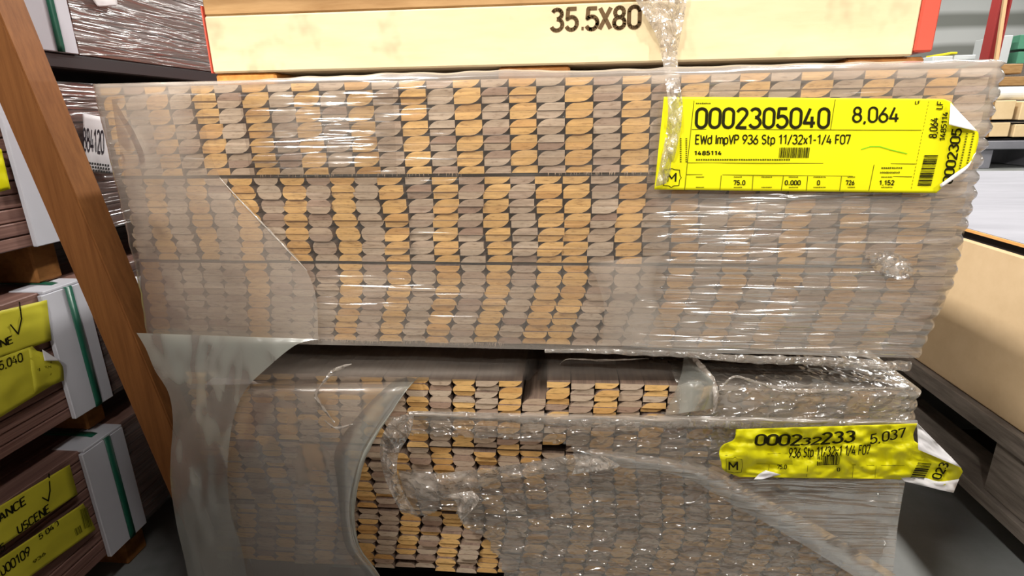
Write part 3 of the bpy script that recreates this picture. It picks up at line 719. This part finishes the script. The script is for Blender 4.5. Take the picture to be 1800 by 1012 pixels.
pal = thing('pallet', 'dark timber pallet carrying the lower moulding bundle', 'pallet', (.54, .9, 0))
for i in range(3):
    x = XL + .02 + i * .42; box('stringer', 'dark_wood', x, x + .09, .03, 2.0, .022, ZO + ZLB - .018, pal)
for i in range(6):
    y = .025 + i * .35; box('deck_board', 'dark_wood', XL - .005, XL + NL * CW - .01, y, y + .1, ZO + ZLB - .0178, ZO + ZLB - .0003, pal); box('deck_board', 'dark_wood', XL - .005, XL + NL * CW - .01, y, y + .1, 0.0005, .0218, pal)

# ------------------------------------------------------------------ leaning timber post
p_top = (-.124 - .18 * .212, .30); 
def post_mesh():
    V = []
    for z in (0.0, ZO + .32):
        xr = -.124 - (z - ZO - .088) * .181
        for (dx, dy) in ((-.053, .03), (0, .03), (0, .075), (-.053, .075)): V.append((xr + dx, dy, z))
    bm = bmesh.new(); vv = [bm.verts.new(v) for v in V]
    for f in ((3, 2, 1, 0), (4, 5, 6, 7), (0, 1, 5, 4), (1, 2, 6, 5), (2, 3, 7, 6), (3, 0, 4, 7)): bm.faces.new([vv[i] for i in f])
    bmesh.ops.bevel(bm, geom=bm.edges[:], offset=.002, segments=2, affect='EDGES'); me = bpy.data.meshes.new('timber_post'); bm.to_mesh(me); bm.free(); return me
tagged(link('timber_post', post_mesh(), 'post_wood'), 'brown square timber post leaning between the left stack and the moulding bundles', 'post')

# ------------------------------------------------------------------ left stack
XS = -.22
def left_bundle(z0, z1, board_y, label, n, grp='strapped bundles in the left stack'):
    b = thing('board_bundle', label, 'lumber bundle', (-.55, .8, ZO + z0), grp)
    rn = random.Random(int(z0 * 1000) + 5); h = (z1 - z0) / n
    for i in range(n):
        za = ZO + z0 + i * h
        box('board', 'red_brown_board', XS - .06, XS - rn.uniform(.0005, .004), -.75 + rn.uniform(-.02, .02), 1.9, za + .0006, za + h - .0006, b, .0015)
    for k in range(1, 10):
        box('board', 'red_brown_board', XS - .06 * (k + 1), XS - .06 * k - .001, -.75, 1.9, ZO + z1 - h + .0006, ZO + z1 - .0006 - rn.uniform(0, .002), b, .0015)
    box('packed_boards', 'red_brown_board', XS - .60, XS - .0615, -.74, 1.9, ZO + z0, ZO + z1 - h, b, 0, kind='stuff')
    y0, y1 = board_y; yw = (y0 + y1) / 2
    # folded white corner board with green strap
    V = []; T = .004
    xo = XS + .009
    cb = box('corner_board', 'corner_board_white', XS + .001, xo, y0, y1, ZO + z0, ZO + z1 - .004, b, .0012, label='white cardboard corner board')
    box('board_flap', 'corner_board_white', XS - .05, xo - .001, y0 + .005, y1, ZO + z1 - .0038, ZO + z1 + .001, b, .001)
    ys = yw + .006
    sv = [(XS - .30, ys, ZO + z1 + .0018), (XS - .02, ys, ZO + z1 + .0022), (xo + .0018, ys, ZO + z1 - .004), (xo + .0018, ys, ZO + z0 + .01), (xo + .0012, ys, ZO + z0 + .0005)]
    rows = [[Vector(p) + Vector((0, d, 0)) for d in (-.0065, .0065)] for p in sv]
    s_ = child(link('strap', grid_me('strap', rows), 'strap_green', label='green plastic strap'), b); so = s_.modifiers.new('thickness', 'SOLIDIFY'); so.thickness = .0008
    # stretch film on the side face
    rows = []; hz = []
    for i in range(40):
        z = z0 + .001 + (z1 - z0 + .002) * i / 39; r = []; hh = []
        for j in range(60):
            y = y1 + .004 + (1.6 - y1) * j / 59
            r.append(Vector((XS + .006 + .003 * nz(y * 3, z * 90, z0) + .002 * fbm(y * 8, z * 20, 3), y, ZO + z))); hh.append(.16 + .10 * nz(y * 5, z * 30, 1))
        rows.append(r); hz.append(hh)
    child(link('stretch_film', grid_me('stretch_film', rows, hz), 'film_side'), b)
    return b
b1 = left_bundle(.066, .70, (.155, .236), 'strapped reddish brown board bundle at the top of the left stack', 34)
b2 = left_bundle(-.216, .020, (.078, .172), 'strapped board bundle with a printed white tag, second down in the left stack', 12)
b3 = left_bundle(-.498, -.284, (.062, .140), 'strapped board bundle with a scribbled white tag, third down in the left stack', 12)
b4 = left_bundle(-.768, -.556, (.055, .142), 'strapped board bundle with two long yellow labels, bottom of the left stack', 12)
# sheets and runners between them
tagged(box('spacer_sheet', 'black_sheet', XS - .58, XS + .004, -.6, 1.9, ZO + .043, ZO + .0655, bev=.002), 'black sheet under the top bundle of the left stack', 'sheet')
for za, zb, yy, lb_ in ((.0235, .0428, (.14, .20), 'short wood runner under the black sheet in the left stack'), (-.2808, -.2165, (.10, .145), 'wood runner under the second bundle of the left stack'),
                    (-.5528, -.4985, (.115, .155), 'wood runner under the third bundle of the left stack'), (-.8495, -.7685, (.12, .17), 'wood runner under the bottom bundle of the left stack')):
    tagged(box('wood_runner', 'lumber_brown', XS - .58, XS - .03, yy[0], yy[1], ZO + za, ZO + zb, bev=.003), lb_, 'wood block', 'runners in the left stack')
    tagged(box('wood_runner', 'lumber_orange', XS - .58, XS - .02, 1.2, 1.27, ZO + za, ZO + zb, bev=.003), lb_.replace('runner', 'rear runner', 1), 'wood block', 'runners in the left stack')
# tags and labels on the left stack
def sface(dx): return lambda q: side(q[0], q[1], XS + dx)
def flat_tag(name, quad, mat, par, dx=.013, n=12, wob=.004, **k):
    (a, b, c, d) = quad
    f3 = lambda q: side(q[0], q[1], XS + dx + wob * fbm(q[0] * .03, q[1] * .03, dx * 100))
    return label_sheet(name, [a, d], [b, c], n, n, f3, mat, par, **k)
def wobface(dx, wob=.004, up=.0012): return lambda q: side(q[0], q[1], XS + dx + up + wob * fbm(q[0] * .03, q[1] * .03, dx * 100))
tg = flat_tag('paper_tag', [(145, 199), (183, 206), (201, 307), (150, 303)], 'paper_white', b2, label='white printed tag')
pr = Print(wobface(.013)); pr.text('884120', (147, 264), (183, 269), (146, 226), .14, .16); pr.done('tag_print', 'pen_black', tg)
pr = Print(wobface(.013)); 
for k_ in range(3):
    for i in range(9): a = 152 + i * 4.6 + k_; pr.poly([(a, 284 + i * .6 + k_ * 6), (a + 3, 284.4 + i * .6 + k_ * 6), (a + 3, 288 + i * .6 + k_ * 6), (a, 288 + i * .6 + k_ * 6)])
pr.done('fine_print', 'dark_strip', tg)
tg = flat_tag('paper_tag', [(190, 492), (247, 485), (247, 574), (226, 576)], 'paper_white', b3, label='white tag with pen scribbles')
pr = Print(wobface(.013))
for pts in (((204, 508), (207, 520), (216, 512), (218, 524), (232, 546), (233, 552)), ((214, 508), (218, 520), (222, 505), (226, 512), (236, 548), (238, 552)), ((224, 505), (228, 502), (232, 508), (240, 546)),
            ((232, 503), (236, 502), (240, 540), (240, 552)), ((208, 530), (245, 510)), ((218, 545), (246, 543))): pr.stroke(list(pts), 1.5)
pr.done('pen_mark', 'pen_black', tg)
flat_tag('paper_tag', [(148, -20), (204, -20), (206, 10), (172, 12)], 'paper_white', b1, .015)
flat_tag('shipping_label', [(-30, 250), (2, 262), (18, 332), (-30, 345)], 'label_yellow', b2, .010)
# third bundle labels
t3 = flat_tag('shipping_label', [(-60, 560), (82, 527), (90, 598), (-60, 650)], 'label_yellow_dull', b3, .012, label='yellow label with a pen tick')
pr = Print(wobface(.012)); pr.stroke([(18, 570), (32, 587), (38, 560), (34, 530)], 2.6); pr.text('NE', (2, 610), (23, 602), (0, 598), .16); pr.done('label_print', 'ink', t3)
t4 = flat_tag('shipping_label', [(-60, 650), (56, 608), (112, 664), (-60, 770)], 'label_yellow_dull', b3, .014, 14, .005, label='yellow label printed 5,040')
label_sheet('label_tail', [(50, 612), (54, 640), (60, 690)], [(84, 622), (108, 640), (112, 668)], 8, 8, wobface(.015, .005, 0), 'label_yellow_dull', t4)
tri_sheet('folded_corner', [(74, 614), (78, 634), (106, 634)], lambda q, s, t_: side(q[0], q[1], XS + .022), 'paper_white', t4)
pr = Print(wobface(.014, .005, .0016)); pr.text('5,040', (0, 650), (40, 634), (-2, 636), .14); pr.done('label_print', 'ink', t4)
pr = Print(wobface(.014, .005, .0016)); pr.bars((68, 668), (84, 662), (66, 648), 9, 3); pr.text('000022', (90, 664), (90, 634), (84, 664), .16); pr.done('fine_print', 'ink_soft', t4)
# bottom bundle labels
t5 = flat_tag('shipping_label', [(-70, 930), (122, 816), (136, 868), (-70, 1010)], 'label_yellow_dull', b4, .012, 16, .003, label='long yellow label printed USCENE')
pr = Print(wobface(.012, .003)); pr.text('ANCE', (0, 917), (46, 885), (-3, 904), .16); pr.done('label_print', 'ink', t5)
pr = Print(wobface(.012, .003)); pr.text('USCENE', (33, 938), (88, 899), (30, 925), .16); pr.done('label_print', 'ink', t5)
pr = Print(wobface(.012, .003)); pr.stroke([(74, 874), (85, 880), (88, 862), (86, 832)], 2.6); pr.done('pen_mark', 'ink', t5)
pr = Print(wobface(.012, .003)); pr.text('5', (2, 970), (9, 965), (0, 958), .16); pr.done('label_print', 'ink', t5)
t6 = flat_tag('shipping_label', [(-70, 1028), (146, 884), (168, 930), (-40, 1080)], 'label_yellow_dull', b4, .013, 16, .003, label='long yellow label printed 5,040 and 000109')
pr = Print(wobface(.013, .003)); pr.text('5 040', (70, 948), (103, 923), (68, 940), .16); pr.done('label_print', 'ink', t6)
pr = Print(wobface(.013, .003)); pr.text('000109', (4, 1012), (54, 974), (0, 998), .16); pr.done('label_print', 'ink', t6)
pr = Print(wobface(.013, .003)); pr.bars((148, 930), (162, 924), (140, 896), 12, 3); pr.done('barcode', 'ink_soft', t6)
pr = Print(wobface(.013, .003)); pr.bars((134, 942), (146, 934), (130, 930), 8, 3); pr.done('barcode', 'ink_soft', t6)
pr = Print(wobface(.013, .003)); pr.text('936', (60, 990), (80, 974), (58, 986), .2); pr.done('fine_print', 'ink_soft', t6)

# ------------------------------------------------------------------ right stack
XR = 1.40
rs = thing('carton', 'large cream cardboard carton on the pallet at the right', 'carton', (2.0, .6, ZO - .6))
box('body', 'cardboard', XR, 2.5, -.6, 1.7, ZO - .600, ZO - .296, rs, .004)
box('recess_shade', 'shade_black', XR + .004, 2.49, -.59, 1.69, ZO - .2958, ZO - .279, rs, 0, label='black slab put in as the recess shade under the top sheet')  # shadow of the recess, painted as a black slab
sh = thing('top_sheet', 'light grey sheet with an orange brown edge lying on the cardboard carton', 'sheet', (2, .6, ZO - .279))
box('edge', 'hardboard_edge', XR - .006, 2.51, -.61, 1.71, ZO - .2788, ZO - .2735, sh, 0); box('face', 'sheet_top', XR - .004, 2.508, -.608, 1.708, ZO - .2734, ZO - .2722, sh, 0, label='light grey face')
rp = thing('pallet', 'grey brown pallet under the cardboard carton at the right', 'pallet', (2, .6, 0))
for i in range(4):
    a = XR - .012 + i * .28; box('deck_board', 'pallet_grey', a, a + .2, -.62, 1.72, ZO - .640, ZO - .6006, rp)
for i in range(5):
    a = .44 - .62 + i * .46
    for j in range(3): box('block', 'pallet_grey', XR - .004 + j * .45, XR + .09 + j * .45, a - .05, a + .05, ZO - .748, ZO - .6405, rp)
for j in range(3): box('bottom_board', 'pallet_grey', XR - .014 + j * .45, XR + .10 + j * .45, -.62, 1.72, ZO - .775, ZO - .7485, rp)
for i in range(3): box('foot', 'dark_wood', XR + .05, 2.4, -.5 + i * 1.0, -.4 + i * 1.0, .0005, ZO - .7755, rp)

# ------------------------------------------------------------------ far hall, upper right
def far(px, py, y): return front(px, py, y)
def farbox(name, mat, px0, px1, py0, py1, y, depth, par=None, **k):
    a = far(px0, py1, y); b = far(px1, py0, y); return box(name, mat, a.x, b.x, y, y + depth, a.z, b.z, par, .01, **k)
Y1 = 8.0
pf = thing('pallet', 'grey plastic pallet under the far cream cartons', 'pallet', (7, Y1, 0))
zb = far(1740, 247, Y1).z
box('deck', 'sheet_top', 6.4, 8.6, Y1 - .05, Y1 + 1.2, zb - .12, zb - .003, pf, .01)
for i in range(3): box('foot', 'sheet_top', 6.45 + i * .95, 6.7 + i * .95, Y1, Y1 + 1.1, 0.001, zb - .121, pf, .01)
for i, (p0, p1, q0, q1, lb_) in enumerate(((1700, 1788, 176, 211, 'far cream carton, upper left of the group beyond the grey sheet'), (1790, 1900, 176, 211, 'far cream carton, upper right of the group beyond the grey sheet'),
                                       (1700, 1778, 215, 241, 'far cream carton, lower left of the group beyond the grey sheet'), (1780, 1900, 217, 241, 'far cream carton, lower right of the group beyond the grey sheet'))):
    c = thing('carton', lb_, 'carton', far(p0, q1, Y1), 'far cream cartons'); farbox('body', 'cream_carton', p0, p1, q0, q1, Y1, 1.1, c); 
    farbox('tape', 'crate_tan', (p0 + p1) / 2 - 3, (p0 + p1) / 2 + 1, q0 + 1, q1 - 1, Y1 - .006, .004, c)
tagged(farbox('gap_shade', 'shade_black', 1700, 1900, 211.5, 214.5, Y1 + .02, 1.0), 'black slab put in as gap shade between the far cream cartons', 'board')  # shade of the gap between carton tiers, painted as a slab
tagged(farbox('gap_shade', 'shade_black', 1700, 1900, 242, 246.5, Y1 + .02, 1.0), 'black slab put in as gap shade under the far cream cartons', 'board')  # shade of the pallet gap below, likewise a painted slab
rp_ = [Vector((0, 0, 0))]
def cyl_x(name, mat, x0, x1, y, z, r, label, cat):
    V = []; n = 20
    for x in (x0, x1):
        for i in range(n): V.append((x, y + r * math.cos(2 * math.pi * i / n), z + r * math.sin(2 * math.pi * i / n)))
    F = [(i, (i + 1) % n, (i + 1) % n + n, i + n) for i in range(n)] + [tuple(range(n - 1, -1, -1)), tuple(range(n, 2 * n))]
    return tagged(link(name, mesh(name, V, F, False), mat), label, cat)
a = far(1744, 176, Y1 + .3); b = far(1744, 153, Y1 + .3)
cyl_x('film_roll', 'white_film', a.x, a.x + 1.6, Y1 + .3, (a.z + b.z) / 2, (b.z - a.z) / 2, 'white roll lying on the far cream cartons', 'roll')
Y2 = 9.6
for p0, p1, q0, q1, lb_ in ((1716, 1800, 112, 131, 'upper rough plank of the far plank pile'), (1726, 1900, 132, 152, 'lower rough plank of the far plank pile')):
    tagged(farbox('rough_plank', 'crate_tan', p0, p1, q0, q1, Y2, .3), lb_, 'plank', 'far planks')
tagged(box('plank_rack', 'pallet_grey', far(1716, 155, Y2).x, far(1900, 155, Y2).x, Y2, Y2 + .5, .001, far(1716, 153, Y2).z), 'grey rack carrying the far plank pile', 'rack')
Y3 = 11.5
a = far(1728, 115, Y3); b = far(1745, 115, Y3)
rc = thing('steel_column', 'red steel column in the far hall', 'column', (a.x, Y3, 0))
box('web', 'column_red', a.x, b.x, Y3, Y3 + .02, .02, 7, rc, .002); box('flange', 'column_red', a.x - .02, a.x + .01, Y3 - .1, Y3 + .12, .02, 7, rc, .002); box('flange', 'column_red', b.x - .01, b.x + .02, Y3 - .1, Y3 + .12, .02, 7, rc, .002)
box('base_plate', 'column_red', a.x - .1, b.x + .1, Y3 - .15, Y3 + .2, .0005, .02, rc, .002)
sa, sb = far(1743, 158, Y2 - .2), far(1768, -10, Y2 - .2)
rope_pts = [Vector((sa.x - (sb.x - sa.x) * (sa.z / (sb.z - sa.z)), Y2 - .2, .0)), sa, sb]
V = []; F = []
for p in (rope_pts[0], sb):
    for dx, dy in ((-.025, -.02), (.025, -.02), (.025, .02), (-.025, .02)): V.append((p.x + dx, p.y + dy, p.z))
F = [(0, 1, 5, 4), (1, 2, 6, 5), (2, 3, 7, 6), (3, 0, 4, 7), (3, 2, 1, 0), (4, 5, 6, 7)]
tagged(link('wood_stake', mesh('wood_stake', V, F), 'stake_wood'), 'thin pale wood stake leaning in front of the red column', 'stake')
def stack(name, rects, y, d, label, cat):
    e = thing(name, label, cat, (far(rects[0][1], rects[0][3], y).x, y, 0))
    for (mt, p0, p1, q0, q1, nm) in rects: farbox(nm, mt, p0, p1, q0, q1, y, d, e)
    lo = max(r[4] for r in rects); p0 = min(r[1] for r in rects); p1 = max(r[2] for r in rects); a = far(p0, lo, y); b = far(p1, lo, y)
    box('base', 'pallet_grey', a.x, b.x, y, y + d, .001, a.z - .002, e, .01)
stack('wrapped_pallet', [('white_film', 1750, 1782, 62, 112, 'panel'), ('green_plastic', 1786, 1900, 88, 112, 'lower_tray'), ('green_plastic', 1789, 1900, 58, 86.5, 'upper_tray')], 13.0, .8, 'far load of green trays and a white panel behind the plank pile', 'load')
stack('wrapped_pallet', [('white_film', 1636, 1676, 98, 122, 'white_pack'), ('teal_box', 1680, 1712, 106, 122, 'teal_pack'), ('white_film', 1677, 1716, 96, 105, 'top_pack'), ('yellow_tag', 1670, 1684, 91, 95.5, 'yellow_tag')], 12.2, .8, 'far film-wrapped load of white and teal packs left of the red column', 'load')
